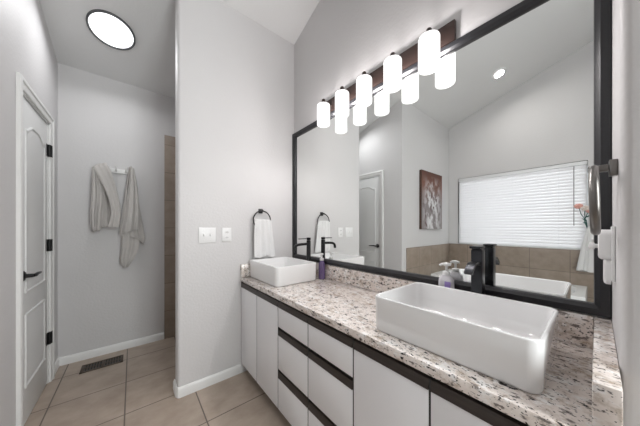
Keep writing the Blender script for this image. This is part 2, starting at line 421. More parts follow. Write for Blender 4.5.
# door: slab with arched upper panel and square lower panel
dr = struct_root('door_1', (XL - 0.02, (DY0 + DY1) / 2, 0), 'white two panel door with arched top panel and black lever', 'door')
XF = XL - 0.004
MB().box(XF - 0.036, XF, DY0 + 0.0125, DY1 - 0.0145, 0.008, DZ - 0.022, 0.002).build('slab', 'doorpaint', dr)
def panel(y0, y1, z0, z1, arch):
    def outline(ins):
        a, b, lo, hi = y0 + ins, y1 - ins, z0 + ins, z1 - ins
        pts = [(a, lo), (b, lo)]
        n = 20
        for i in range(n + 1):
            t = i / n; y = b + (a - b) * t
            s = max(0.0, min(1.0, (0.5 - abs(t - 0.5)) / 0.36)); s = s * s * (3 - 2 * s)
            pts.append((y, hi - arch + arch * s))
        return pts
    prof = [(0.0, 0.0), (0.004, 0.006), (0.012, 0.007), (0.018, 0.001), (0.024, 0.0005), (0.042, 0.0055), (0.046, 0.006)]
    return MB().loft([[(XF + h, y, z) for y, z in outline(i)] for i, h in prof])
panel(DY0 + 0.095, DY1 - 0.105, 0.83, 1.925, 0.055).build('panel', 'doorpaint', dr)
panel(DY0 + 0.095, DY1 - 0.105, 0.23, 0.70, 0.0).build('panel', 'doorpaint', dr)
h = MB().lathe([(0.0, 0), (0.031, 0), (0.031, 0.006), (0.024, 0.012), (0.013, 0.014), (0.011, 0.045), (0, 0.045)], (XF, 2.245, 0.947), (1, 0, 0))
hd = h.build('handle', 'black', dr); hd['label'] = 'black lever handle'
MB().tube([(XF + 0.045, 2.240, 0.947), (XF + 0.05, 2.257, 0.947), (XF + 0.05, 2.30, 0.951), (XF + 0.048, 2.345, 0.948), (XF + 0.046, 2.385, 0.946)], [0.010, 0.011, 0.009, 0.008, 0.006]).build('lever', 'black', hd)
for z in (0.36, 1.105, 1.86):
    hg = MB().box(XF, XF + 0.003, DY1 - 0.045, DY1 - 0.013, z - 0.047, z + 0.047)
    hg.lathe([(0, -0.048), (0.0085, -0.048), (0.0085, 0.048), (0, 0.048)], (XF + 0.009, DY1 - 0.012, z)).box(XL + 0.001, XL + 0.019, DY1 - 0.004, DY1 + 0.014, z - 0.047, z + 0.047)
    q = hg.build('hinge', 'black', dr); q['label'] = 'black hinge'

# tub window: frame and glass
wn = struct_root('window_1', (XW - 0.09, (WY0 + WY1) / 2, WZ0), 'wide window behind closed white blind above the tub', 'window')
fm = MB(); fx0, fx1 = XW - 0.115, XW - 0.075
fm.box(fx0, fx1, WY0, WY0 + 0.04, WZ0, WZ1); fm.box(fx0, fx1, WY1 - 0.04, WY1, WZ0, WZ1)
fm.box(fx0, fx1, WY0, WY1, WZ0, WZ0 + 0.04); fm.box(fx0, fx1, WY0, WY1, WZ1 - 0.04, WZ1)
fm.build('window_frame', 'vinyl', wn)
MB().box(XW - 0.098, XW - 0.092, WY0 + 0.03, WY1 - 0.03, WZ0 + 0.03, WZ1 - 0.03).build('pane', 'glass', wn)
wn2 = struct_root('added_fill_window', (0.72, YR - 0.08, 0.85), 'added unseen window behind the camera for fill light', 'window')  # unseen window added so the rear fill light can enter
fm = MB()
for a, b in ((0.24, 0.29), (0.695, 0.745), (1.15, 1.2)): fm.box(a, b, YR - 0.1, YR - 0.06, 0.85, 2.65)
fm.box(0.24, 1.2, YR - 0.1, YR - 0.06, 0.85, 0.9); fm.box(0.24, 1.2, YR - 0.1, YR - 0.06, 2.6, 2.65)
fm.build('window_frame', 'vinyl', wn2)
MB().box(0.26, 1.18, YR - 0.083, YR - 0.078, 0.87, 2.63).build('pane', 'glass', wn2)

# ------------------------------------------------------------------ vanity cabinets
XC = 0.722
G = 0.0036
YD = [1.948, 1.63, 1.305, 0.98, 0.657, 0.335, 0.012]
def cabinet(y1, y0, label, group=None):
    t = thing('vanity_cabinet', (1.0, (y0 + y1) / 2, 0), label, 'cabinet', group)
    MB().box(XC + 0.021, XM - 0.001, y0, y1, 0.08, 0.785).build('body', 'kick', t)
    st = MB()
    for ya, yb in ((y0, y0 + G), (y1 - G, y1)): st.box(XC + 0.002, XC + 0.021, ya, yb, 0.08, 0.772)
    if y1 - y0 > 0.5:
        ym = YD[1] if y1 > 1.5 else YD[5]; st.box(XC + 0.002, XC + 0.021, ym - G, ym + G, 0.08, 0.772)
    st.build('gap_shade_strip', 'slot', t)['label'] = 'dark strips added to shade the gaps between the fronts'  # black strips set in the gaps so they read as dark shade lines
    MB().box(XC + 0.075, XM - 0.02, y0, y1, 0.0, 0.08).build('toe_kick', 'kick', t)
    return t
def pull_strip(y0, y1, ztop, zbot, parent):
    # bevelled dark wood finger pull: recessed top lip, sloping face
    o = MB().prism([(XC + 0.020, ztop - 0.016), (XC + 0.004, ztop - 0.016), (XC - 0.003, zbot + 0.003), (XC - 0.003, zbot), (XC + 0.020, zbot)], 1, y0 + G, y1 - G).build('pull', 'wood', parent)
    o['label'] = 'dark wood finger pull'
def front(kind, y1, y0, z0, z1, strip, parent):
    p = MB().box(XC, XC + 0.019, y0 + G, y1 - G, z0 + 0.002, z1 - strip, 0.0012).build(kind, 'cabinet', parent)
    pull_strip(y0, y1, z1, z1 - strip, p)
    return p
c1 = cabinet(YD[0], YD[2], 'white flat two door vanity cabinet at the far end beside the switch wall')
c1b = [front('door', YD[i], YD[i + 1], 0.08, 0.785, 0.049, c1) for i in (0, 1)]
MB().box(XC + 0.001, XC + 0.02, YD[0] - 0.0015, YP - 0.0005, 0.08, 0.785).build('filler', 'wood', c1)
for a, b, lab in ((2, 3, 'white three drawer vanity stack nearer the far sink'), (3, 4, 'white three drawer vanity stack nearer the large near sink')):
    cc = cabinet(YD[a], YD[b], lab, 'drawer stacks of the vanity')
    for z0, z1, s in ((0.608, 0.785, 0.049), (0.338, 0.606, 0.048), (0.08, 0.336, 0.052)):
        front('drawer', YD[a], YD[b], z0, z1, s, cc)
c4 = cabinet(YD[4], YD[6], 'white flat two door vanity cabinet under the large near sink')
for i in (4, 5): front('door', YD[i], YD[i + 1], 0.08, 0.785, 0.049, c4)

# ------------------------------------------------------------------ granite worktop
ZT = 0.822
tag(MB().box(0.714, XM - 0.0005, YS + 0.0005, YP - 0.0005, 0.7852, ZT, 0.004).build('countertop', 'granite'), 'long speckled beige granite countertop under both sinks', 'countertop')
tag(MB().box(XM - 0.021, XM - 0.0005, YS + 0.04, YP - 0.03, ZT + 0.0002, 0.936, 0.003).build('backsplash', 'granite'), 'long speckled granite backsplash strip under the mirror', 'backsplash')
tag(MB().box(0.716, XM - 0.0005, YP - 0.029, YP - 0.0005, ZT + 0.0002, 0.93, 0.003).build('side_splash', 'granite'), 'short granite side splash against the switch wall', 'backsplash')
tag(MB().box(0.722, XM - 0.0005, YS + 0.0005, YS + 0.039, ZT + 0.0002, 0.936, 0.003).build('side_splash', 'granite'), 'short granite side splash against the near wall end at right', 'backsplash')

# ------------------------------------------------------------------ vessel sinks
def sink(y0, y1, label):
    x0, x1 = 0.775, 1.150; cx, cy = (x0 + x1) / 2, (y0 + y1) / 2; W, D = x1 - x0, y1 - y0; H = 0.143
    t = thing('vessel_sink', (cx, cy, ZT), label, 'sink', 'rectangular vessel sinks on the vanity')
    L = []
    def ring(ins, z, r): L.append(rrect(cx, cy, W - 2 * ins, D - 2 * ins, r, ZT + z, 10))
    ring(0.018, 0.0005, 0.02); ring(0.010, 0.0015, 0.026); ring(0.006, 0.005, 0.030); ring(0.004, 0.012, 0.031); ring(0.002, 0.08, 0.033); ring(0.0, H - 0.005, 0.034)
    ring(0.0008, H - 0.002, 0.034); ring(0.003, H, 0.032); ring(0.008, H, 0.028); ring(0.0105, H - 0.002, 0.027); ring(0.012, H - 0.006, 0.027)
    ring(0.017, 0.07, 0.030); ring(0.022, 0.035, 0.036); ring(0.034, 0.022, 0.06); ring(0.055, 0.017, 0.06); ring(0.12, 0.013, 0.05)
    MB().loft(L).build('basin', 'porcelain', t, sharp=60)
    q = MB().lathe([(0, 0.0125), (0.03, 0.0125), (0.032, 0.015), (0.024, 0.017), (0.0, 0.019)], (cx, cy, ZT)).build('drain', 'chrome', t)
    q['label'] = 'metal drain'
    return t
sink(0.083, 0.60, 'large white rectangular vessel sink nearest the viewer')
sink(1.425, 1.91, 'white rectangular vessel sink at far end below the white hand towel')

# ------------------------------------------------------------------ faucets
fx, fy = 1.180, 0.335
t = thing('vessel_faucet', (fx, fy, ZT), 'tall square dark metal faucet behind the large near sink', 'faucet')
MB().box(fx - 0.026, fx + 0.026, fy - 0.026, fy + 0.026, ZT, ZT + 0.008, 0.002).box(fx - 0.021, fx + 0.021, fy - 0.021, fy + 0.021, ZT + 0.008, 1.150, 0.002).build('body', 'gun', t)
# curved flat spout
lp = []
for i in range(13):
    a = i / 12; k = max(0, (a - 0.55) / 0.45)
    x = fx - 0.015 - 0.105 * a; z = 1.088 + 0.006 * math.sin(PI * min(1, a * 1.4)) - 0.030 * k * k
    ang = k * 1.0; hx, hz = 0.0065 * math.sin(ang), 0.0065 * math.cos(ang); hw = 0.015
    lp.append([(x - hx, fy - hw, z + hz), (x - hx, fy + hw, z + hz), (x + hx, fy + hw, z - hz), (x + hx, fy - hw, z - hz)])
MB().loft(lp).build('spout', 'gun', t)
MB().box(fx - 0.018, fx + 0.018, fy - 0.018, fy + 0.018, 1.1502, 1.156).box(fx - 0.045, fx + 0.0205, fy - 0.0205, fy + 0.0205, 1.156, 1.167, 0.003).build('lever', 'gun', t)

fx, fy = 1.180, 1.59
t = thing('vessel_faucet', (fx, fy, ZT), 'slim round black faucet behind the far sink', 'faucet')
MB().lathe([(0, 0), (0.026, 0), (0.026, 0.006), (0.0185, 0.009), (0.0185, 0.31), (0.0165, 0.313), (0, 0.313)], (fx, fy, ZT)).build('body', 'black', t)
pts = [(fx - 0.012, fy, 1.105), (fx - 0.08, fy, 1.103), (fx - 0.115, fy, 1.10), (fx - 0.136, fy, 1.091), (fx - 0.146, fy, 1.076), (fx - 0.148, fy, 1.052)]
MB().tube(pts, 0.0115, 14).build('spout', 'black', t)
MB().lathe([(0, 0.313), (0.0185, 0.316), (0.0185, 0.336), (0, 0.338)], (fx, fy, ZT)).box(fx - 0.105, fx, fy - 0.006, fy + 0.006, ZT + 0.324, ZT + 0.331, 0.002).build('lever', 'black', t)

# ------------------------------------------------------------------ bottles
def pump(mb, x, y, z, ang):
    d = Vector((math.cos(ang), math.sin(ang), 0))
    mb.lathe([(0, 0), (0.017, 0), (0.017, 0.018), (0.008, 0.021), (0.0055, 0.022), (0.0055, 0.045), (0.012, 0.046), (0.013, 0.058), (0.0, 0.060)], (x, y, z), n=20)
    c = Vector((x, y, z + 0.052)); mb.tube([c, c + d * 0.018, c + d * 0.030 - Vector((0, 0, 0.006))], 0.006, 10)
bx, by = 1.210, 1.448
t = thing('soap_bottle', (bx, by, ZT), 'purple soap bottle beside the far sink', 'bottle')
lp = []
for r, z in ((0.018, 0.0), (0.027, 0.003), (0.028, 0.012), (0.027, 0.10), (0.024, 0.13), (0.017, 0.146), (0.014, 0.152)):
    lp.append([(bx + r * math.cos(a), by + r * 1.0 * math.sin(a), ZT + z) for a in [2 * PI * i / 24 for i in range(24)]])
MB().loft(lp).build('bottle_body', 'purple', t)
mb = MB(); pump(mb, bx, by, ZT + 0.152, PI * 1.2); mb.build('pump', 'plastic', t)['label'] = 'white pump'
bx, by = 1.204, 0.476
t = thing('soap_bottle', (bx, by, ZT), 'pale pump bottle with lilac label behind the large near sink', 'bottle')
lp = []
for s, z in ((0.7, 0.0), (0.97, 0.004), (1, 0.012), (1, 0.157), (0.94, 0.172), (0.66, 0.186), (0.6, 0.190)):
    lp.append(rrect(bx, by, 0.046 * s, 0.070 * min(1, s + 0.0), 0.020 * s, ZT + z, 6))
MB().loft(lp).build('bottle_body', 'bottle', t)
MB().box(bx - 0.0238, bx - 0.0231, by - 0.028, by - 0.001, ZT + 0.05, ZT + 0.162).build('paper_label', 'lilac', t)
mb = MB(); pump(mb, bx, by, ZT + 0.190, PI * 0.62)
mb.tube([(bx + 0.006, by - 0.020, ZT + 0.243), (bx, by, ZT + 0.245), (bx - 0.006, by + 0.020, ZT + 0.243)], [0.005, 0.008, 0.005], 10); mb.build('pump', 'plastic', t)['label'] = 'white pump'

# ------------------------------------------------------------------ framed mirror
my0, my1, mz0, mz1 = YS + 0.001, YP - 0.001, 0.942, 2.183
mi = thing('wall_mirror', (XM, (my0 + my1) / 2, mz0), 'huge black framed mirror above both sinks', 'mirror')
MB().box(XM - 0.003, XM - 0.0005, my0 + 0.012, my1 - 0.012, mz0 + 0.012, mz1 - 0.012).build('mirror_glass', 'mirror', mi)
def mitred(y0, y1, z0, z1, prof):
    # profile: list of (inset from outer edge, height from wall)
    loops = [[(XM - hh, y0 + i, z0 + i), (XM - hh, y1 - i, z0 + i), (XM - hh, y1 - i, z1 - i), (XM - hh, y0 + i, z1 - i)] for i, hh in prof]
    return MB().loft(loops, False, False)
mitred(my0, my1, mz0, mz1, [(0.0, 0.0005), (0.0, 0.021), (0.003, 0.024), (0.024, 0.024), (0.028, 0.021), (0.037, 0.016), (0.039, 0.010), (0.039, 0.0005)]).build('mirror_frame', 'frame', mi)

# ------------------------------------------------------------------ vanity light
vl = thing('vanity_light', (XM, 0.955, 2.19), 'dark bar light with five lit white glass cylinders above the mirror', 'light fixture')
MB().box(XM - 0.022, XM - 0.0005, 0.452, 1.455, 2.187, 2.292, 0.003).build('back_plate', 'plate', vl)
SX = 1.165
for y in (0.544, 0.754, 0.965, 1.167, 1.373):
    a = MB().tube([(XM - 0.02, y, 2.235), (SX + 0.03, y, 2.236), (SX + 0.008, y, 2.236), (SX, y, 2.234)], 0.007, 10)
    a.lathe([(0, -0.022), (0.03, -0.022), (0.03, -0.014), (0.016, -0.004), (0.0135, 0.016), (0.010, 0.02), (0, 0.021)], (SX, y, 2.238), n=24)
    ar = a.build('arm', 'plate', vl)
    MB().lathe([(0.0, 0.160), (0.043, 0.160), (0.049, 0.158), (0.0508, 0.153), (0.051, 0.146), (0.051, 0.004), (0.049, 0.0), (0.0, 0.0)], (SX, y, 2.054), n=40).build('lamp_shade', 'shade', ar)['label'] = 'glowing white glass shade'

    pl = bpy.data.lights.new('bulb_light', 'POINT'); pl.energy = 8.2; pl.shadow_soft_size = 0.025; pl.color = (1.0, 0.95, 0.945)
    po = bpy.data.objects.new('bulb_light', pl); C.objects.link(po); po.location = (SX, y, 2.11)
    sl = bpy.data.lights.new('bulb_downlight', 'SPOT'); sl.energy = 7.0; sl.shadow_soft_size = 0.03; sl.color = (1.0, 0.95, 0.945)
    sl.spot_size = math.radians(165); sl.spot_blend = 0.5
    so = bpy.data.objects.new('bulb_downlight', sl); C.objects.link(so); so.location = (SX, y, 2.09)

# ------------------------------------------------------------------ towel rings and cloths
def ring_pts(c, r, plane='xz', n=48, tilt=0.0):
    return [(c[0] + r * math.cos(2 * PI * i / n), c[1] + tilt * r * math.sin(2 * PI * i / n), c[2] + r * math.sin(2 * PI * i / n)) for i in range(n)]
t = thing('towel_ring', (0.900, YP, 1.30), 'black towel ring on switch wall holding the white hand towel', 'towel ring')
MB().box(0.880, 0.920, YP - 0.008, YP - 0.0005, 1.375, 1.415, 0.002).box(0.890, 0.910, YP - 0.045, YP - 0.008, 1.387, 1.404, 0.002).build('mount', 'black', t)
MB().tube(ring_pts((0.900, YP - 0.036, 1.312), 0.082), 0.0055, 10, True).build('ring', 'black', t)
def cloth(rows, ycen, th, folds, amp, nx=40, seed=1, bulge=0.0, sub=3):
    """closed soft sheet: rows of (z, x left, x right); faces -Y; folds run vertically"""
    rnd = random.Random(seed); ph = [rnd.uniform(0, 6.28) for _ in range(4)]
    R = []
    for a, b in zip(rows, rows[1:]):
        for i in range(sub):
            k = i / sub; R.append(tuple(a[j] + (b[j] - a[j]) * k for j in range(len(a))))
    R.append(rows[-1])
    loops = []
    nr = len(R)
    for ri, row in enumerate(R):
        z, xl, xr = row[:3]; v = ri / (nr - 1)
        lp = []
        edge = min(1, 0.35 + 6 * min(v, 1 - v))
        for i in range(nx + 1):
            u = i / nx; x = xl + (xr - xl) * u
            d = amp * (math.sin(u * folds * 2 * PI + ph[0] + 0.8 * v) + 0.5 * math.sin(u * folds * 4.6 * PI + ph[1] - 1.3 * v)) + bulge * math.sin(PI * u)
            e = th * edge * (0.25 + 0.75 * min(1, 8 * min(u, 1 - u)))
            zz = z + (0.010 * math.sin(u * folds * 2 * PI + ph[2]) if 0 < v else 0) * v
            lp.append((x, ycen - d - e, zz))
        for i in range(nx, -1, -1):
            u = i / nx; x = xl + (xr - xl) * u
            e = th * edge * (0.25 + 0.75 * min(1, 8 * min(u, 1 - u)))
            d = amp * (math.sin(u * folds * 2 * PI + ph[0] + 0.8 * v) + 0.5 * math.sin(u * folds * 4.6 * PI + ph[1] - 1.3 * v)) + bulge * math.sin(PI * u)
            zz = z + (0.010 * math.sin(u * folds * 2 * PI + ph[2]) if 0 < v else 0) * v
            lp.append((x, ycen - d * 0.6 + e, zz))
        loops.append(lp)
    return MB().loft(loops)
ht = thing('hand_towel', (0.92, YP - 0.03, 0.985), 'white hand towel folded through black ring on switch wall', 'towel')
yc = YP - 0.036
cloth([(1.318, 0.839, 0.973), (1.30, 0.826, 0.986), (1.22, 0.822, 0.996), (1.08, 0.818, 1.014), (0.985, 0.820, 1.028)], yc - 0.012, 0.009, 1.6, 0.004, seed=3).build('front_fold', 'towelwhite', ht)
cloth([(1.318, 0.842, 0.970), (1.30, 0.829, 0.983), (1.20, 0.826, 0.988), (0.975, 0.826, 0.988)], yc + 0.014, 0.006, 1.3, 0.003, seed=5).build('back_fold', 'towelwhite', ht)

# near ring on the wall end at the right
t = thing('towel_ring', (0.88, YS, 1.24), 'empty dark metal towel ring on the near wall end at right', 'towel ring')
MB().box(0.885, 0.915, YS + 0.0005, YS + 0.014, 1.374, 1.412, 0.002).box(0.886, 0.906, YS + 0.014, YS + 0.048, 1.386, 1.402, 0.003).build('mount', 'nickel', t)
MB().tube(ring_pts((0.885, YS + 0.036, 1.316), 0.078, tilt=0.02), 0.0085, 12, True).build('ring', 'nickel', t)

# outlet with white plug-in on the near wall end
t = thing('wall_outlet', (1.05, YS, 1.11), 'white wall outlet plate under the empty dark ring', 'outlet')
MB().box(1.012, 1.088, YS + 0.0005, YS + 0.007, 1.10, 1.252, 0.002).build('plate', 'plastic', t)
t = thing('plug_in_freshener', (1.05, YS + 0.02, 1.085), 'white plug-in gadget with small knob on the outlet under the dark ring', 'plug-in')
pb = MB()
pb.loft([[(q[0], YS + yy, q[1]) for q in rrect(1.05, 1.20, 0.056 * a, 0.085 * a, 0.016, 0, 6)] for yy, a in ((0.0071, 1), (0.024, 1), (0.029, 0.92), (0.031, 0.75))])
pb.loft([[(q[0], YS + yy, q[1]) for q in rrect(1.05, 1.125, 0.048 * a, 0.075 * a, 0.016, 0, 6)] for yy, a in ((0.0071, 1), (0.016, 1), (0.020, 0.9), (0.021, 0.75))])
pb.build('body', 'plastic', t)
MB().lathe([(0, 0.031), (0.006, 0.031), (0.006, 0.036), (0.010, 0.038), (0.010, 0.047), (0, 0.049)], (1.04, YS, 1.195), (0, 1, 0), 20).build('knob', 'plastic', t)

# ------------------------------------------------------------------ switch plates
def plate(x0, x1, z0, z1, label, cat, name):
    t = thing(name, ((x0 + x1) / 2, YP, z0), label, cat)
    p = MB().box(x0, x1, YP - 0.006, YP - 0.0005, z0, z1, 0.0025).build('plate', 'plastic', t)
    return t
t = plate(0.392, 0.516, 1.125, 1.245, 'white double light switch plate, wider of the two wall plates', 'light switch', 'light_switch')
for x in (0.431, 0.477):
    MB().box(x - 0.005, x + 0.005, YP - 0.016, YP - 0.006, 1.178, 1.196, 0.002).box(x - 0.008, x + 0.008, YP - 0.0068, YP - 0.006, 1.168, 1.202).build('toggle', 'plastic', t)
    for z in (1.222, 1.148): MB().lathe([(0, 0), (0.003, 0), (0.002, 0.0015), (0, 0.0015)], (x, YP - 0.006, z), (0, -1, 0), 12).build('screw', 'plastic', t)
t = plate(0.565, 0.640, 1.128, 1.243, 'white single wall outlet plate beside the double switch', 'outlet', 'wall_outlet')
for z in (1.163, 1.207):
    f = MB().loft([[(p[0], YP - yy, p[1]) for p in rrect(0.6025, z, 0.034, 0.028, 0.01, 0, 5)] for yy in (0.006, 0.0085)]).build('receptacle', 'plastic', t)
    MB().box(0.594, 0.597, YP - 0.009, YP - 0.0084, z - 0.006, z + 0.006).box(0.608, 0.611, YP - 0.009, YP - 0.0084, z - 0.006, z + 0.006).build('slot', 'slot', f)

# ------------------------------------------------------------------ skylight and recessed lamp on the sloping ceiling
nrm = Vector((0, -0.325, -1)).normalized()
def ceil_pt(x, y): return Vector((x, y, cz(y)))
p = ceil_pt(-0.132, 2.575)
t = thing('tubular_skylight', p, 'round glowing skylight disc with dark rim on toilet room ceiling', 'skylight')
MB().lathe([(0.140, 0.0005), (0.140, 0.014), (0.143, 0.018), (0.150, 0.018), (0.153, 0.014), (0.153, 0.0005)], p, nrm, 56).build('rim', 'ring_dark', t)
MB().lathe([(0, 0.001), (0.140, 0.001), (0.138, 0.010), (0.10, 0.015), (0.0, 0.018)], p, nrm, 56).build('diffuser', 'skylens', t)
def disc_light(p, r, e, col):
    l = bpy.data.lights.new('lens_light', 'AREA'); l.shape = 'DISK'; l.size = 2 * r; l.energy = e; l.color = col; l.spread = math.radians(160)
    o = bpy.data.objects.new('lens_light', l); C.objects.link(o); o.location = p + nrm * 0.03
    o.rotation_euler = nrm.to_track_quat('-Z', 'Y').to_euler()
disc_light(p, 0.13, 5.3, (0.98, 0.985, 1.0))
p = ceil_pt(-1.486, 0.89)
t = thing('recessed_light', p, 'small round recessed lamp in the ceiling seen in the mirror', 'ceiling light')
disc_light(p, 0.055, 6.2, (1.0, 0.96, 0.93))
MB().lathe([(0.058, 0.0005), (0.058, 0.006), (0.064, 0.008), (0.086, 0.006), (0.09, 0.0005)], p, nrm, 40).build('trim_ring', 'plastic', t)
MB().lathe([(0, 0.001), (0.058, 0.001), (0.056, 0.005), (0, 0.006)], p, nrm, 40).build('lens', 'lens', t)

# ------------------------------------------------------------------ floor vent
t = thing('floor_vent', (-0.21, 2.865, 0), 'bronze slotted floor vent below the grey towels', 'vent')
vf = MB(); x0, x1, y0, y1 = -0.35, -0.068, 2.79, 2.94
for a in ((x0, x1, y0, y0 + 0.018), (x0, x1, y1 - 0.018, y1), (x0, x0 + 0.018, y0, y1), (x1 - 0.018, x1, y0, y1), (-0.216, -0.202, y0, y1)):
    vf.box(*a, 0.0005, 0.006, 0.001)
vf.build('frame', 'vent', t)
MB().box(x0 + 0.01, x1 - 0.01, y0 + 0.01, y1 - 0.01, 0.0005, 0.0015).build('backing', 'slot', t)
lv = MB()
for i in range(13): 
    x = x0 + 0.024 + i * 0.0185
    if abs(x + 0.209) > 0.01: lv.box(x - 0.0035, x + 0.0035, y0 + 0.012, y1 - 0.012, 0.0015, 0.005)
lv.box(x0, x1, (y0 + y1) / 2 - 0.004, (y0 + y1) / 2 + 0.004, 0.0015, 0.0055)
lv.build('louvres', 'vent', t)

# ------------------------------------------------------------------ hooks and grey towels on the back wall
t = thing('hook_rack', (-0.13, YB, 1.80), 'small white hook rack holding the grey towels', 'hook rack')
MB().box(-0.20, -0.035, YB - 0.016, YB - 0.0005, 1.79, 1.835, 0.003).build('rail', 'trim', t)
for x in (-0.185, -0.125, -0.05):
    MB().tube([(x, YB - 0.014, 1.815), (x, YB - 0.04, 1.81), (x, YB - 0.062, 1.812), (x, YB - 0.07, 1.83), (x, YB - 0.068, 1.85)], [0.006, 0.006, 0.006, 0.006, 0.008], 10).build('hook', 'trim', t)

def px(u, v, Y):
    l = (u - 320) / 228.0; cs, sn = math.cos(math.radians(YAW)), math.sin(math.radians(YAW))
    dx, dy = sn + cs * l, cs - sn * l; s = Y / dy
    return dx * s, CAM_H - (v - 227) / 228.0 * s
def prow(rows, Y):
    out = []
    for ul, vl_, ur, vr in rows:
        a = px(ul, vl_, Y); b = px(ur, vr, Y); out.append((a[0], a[1], b[0], b[1]))
    return out
def sheet(rows, Y, th, folds, amp, seed=1, nx=36, sub=5, depth=0.0):
    """closed soft sheet whose left and right edges follow two world-space polylines (x, z)"""
    rnd = random.Random(seed); ph = [rnd.uniform(0, 6.28) for _ in range(4)]
    def cat(p0, p1, p2, p3, t): return 0.5 * (2 * p1 + (p2 - p0) * t + (2 * p0 - 5 * p1 + 4 * p2 - p3) * t * t + (3 * p1 - p0 - 3 * p2 + p3) * t ** 3)
    R = []
    for k in range(len(rows) - 1):
        q = [rows[max(0, k - 1)], rows[k], rows[k + 1], rows[min(len(rows) - 1, k + 2)]]
        for i in range(sub): R.append([cat(*[q[m][j] for m in range(4)], i / sub) for j in range(4)])
    R.append(list(rows[-1])); n = len(R); loops = []
    for ri, (xl, zl, xr, zr) in enumerate(R):
        v = ri / (n - 1); F_, B_ = [], []
        edge = min(1, 0.3 + 7 * min(v, 1 - v))
        for i in range(nx + 1):
            u = i / nx; x = xl + (xr - xl) * u; z = zl + (zr - zl) * u
            d = amp * (math.sin(u * folds * 2 * PI + ph[0] + 0.9 * v) + 0.45 * math.sin(u * folds * 5 * PI + ph[1] - 1.7 * v)) * min(1, 0.4 + v)
            e = th * edge * (0.2 + 0.8 * min(1, 9 * min(u, 1 - u)) ** 0.5)
            F_.append((x, Y - d - e - depth * v, z)); B_.append((x, Y - d * 0.5 + e - depth * v, z))
        loops.append(F_ + B_[::-1])
    return MB().loft(loops)
t = thing('bath_towel', (-0.22, YB - 0.07, 1.2), 'grey bath towel folded over the left hook with a diagonal overlap', 'towel', 'grey towels on the hook rack')
# world-space edges (x, z left; x, z right)
Yt = YB - 0.055
sheet(prow([(97, 164, 106, 163), (92, 169, 111, 174), (91.5, 185, 114, 190), (91, 205, 117, 208), (90.5, 222, 118, 222), (94, 229, 119, 225)], Yt), Yt, 0.016, 2.2, 0.010, seed=11).build('back_layer', 'towelgrey', t)
sheet(prow([(92, 167, 100, 164), (91.5, 178, 103, 182), (91, 195, 105, 198), (90, 212, 103, 212), (90.5, 226, 101, 228), (93, 232, 99, 231)], Yt - 0.05), Yt - 0.05, 0.016, 1.3, 0.015, seed=17).build('side_fold', 'towelgrey', t)
sheet(prow([(92.5, 167, 106, 162.5), (98, 177, 111, 171), (104.5, 189, 116, 186), (109, 201, 120, 203), (111, 213, 121, 215), (108, 227, 119.5, 227)], Yt - 0.085), Yt - 0.085, 0.010, 1.2, 0.005, seed=14).build('front_fold', 'towelgrey', t)
t = thing('bath_towel', (0.02, YB - 0.07, 0.8), 'grey bath towel hanging in a long pointed drape from the right hook', 'towel', 'grey towels on the hook rack')
sheet(prow([(129, 167, 132, 166), (126, 186, 136, 186), (122, 215, 141, 214), (119.5, 234, 145, 236), (126, 236, 145, 240), (140, 240, 144, 245)], Yt), Yt, 0.013, 1.6, 0.014, seed=21).build('upper_drape', 'towelgrey', t)
sheet(prow([(126, 205, 138, 205), (122, 228, 140, 230), (121, 248, 139, 246), (120, 262, 134, 258), (124, 268, 128, 267)], Yt - 0.0), Yt - 0.0, 0.011, 1.3, 0.012, seed=23).build('lower_drape', 'towelgrey', t)
sheet(prow([(131, 168, 134, 168), (128, 190, 138, 190), (124, 215, 139, 213), (119.5, 234, 138, 229)], Yt - 0.05), Yt - 0.05, 0.012, 1.2, 0.014, seed=27).build('front_fold', 'towelgrey', t)

# ------------------------------------------------------------------ alcove: painting, tub, blind, decoration
t = thing('abstract_painting', (-1.41, YA, 1.215), 'tall brown and white abstract canvas on the alcove wall', 'painting')
MB().box(-1.785, -1.037, YA - 0.038, YA - 0.0005, 1.215, 2.17, 0.002).build('stretcher', 'canvas_side', t)
MB().box(-1.783, -1.039, YA - 0.0395, YA - 0.038, 1.217, 2.168).build('canvas', 'painting', t)

tx0, tx1, ty0, ty1, tz = XW + 0.013, -1.40, 0.082, YA - 0.013, 0.455
t = thing('bathtub', ((tx0 + tx1) / 2, (ty0 + ty1) / 2, 0), 'white bathtub below the blind covered window', 'bathtub')
cx, cy, W, D = (tx0 + tx1) / 2, (ty0 + ty1) / 2, tx1 - tx0, ty1 - ty0
L = [rrect(cx, cy, W, D, 0.01, 0.0005, 6), rrect(cx, cy, W, D, 0.01, tz - 0.01, 6), rrect(cx, cy, W - 0.012, D - 0.012, 0.012, tz, 6),
     rrect(cx, cy, W - 0.15, D - 0.18, 0.16, tz, 6), rrect(cx, cy, W - 0.18, D - 0.21, 0.15, tz - 0.02, 6), rrect(cx, cy, W - 0.24, D - 0.35, 0.14, 0.2, 6), rrect(cx, cy, W - 0.34, D - 0.5, 0.12, 0.12, 6)]
MB().loft(L).build('shell', 'acrylic', t)
MB().lathe([(0, 0), (0.03, 0), (0.028, 0.004), (0, 0.005)], (cx, ty0 + 0.4, 0.12), n=20).build('drain', 'chrome', t)

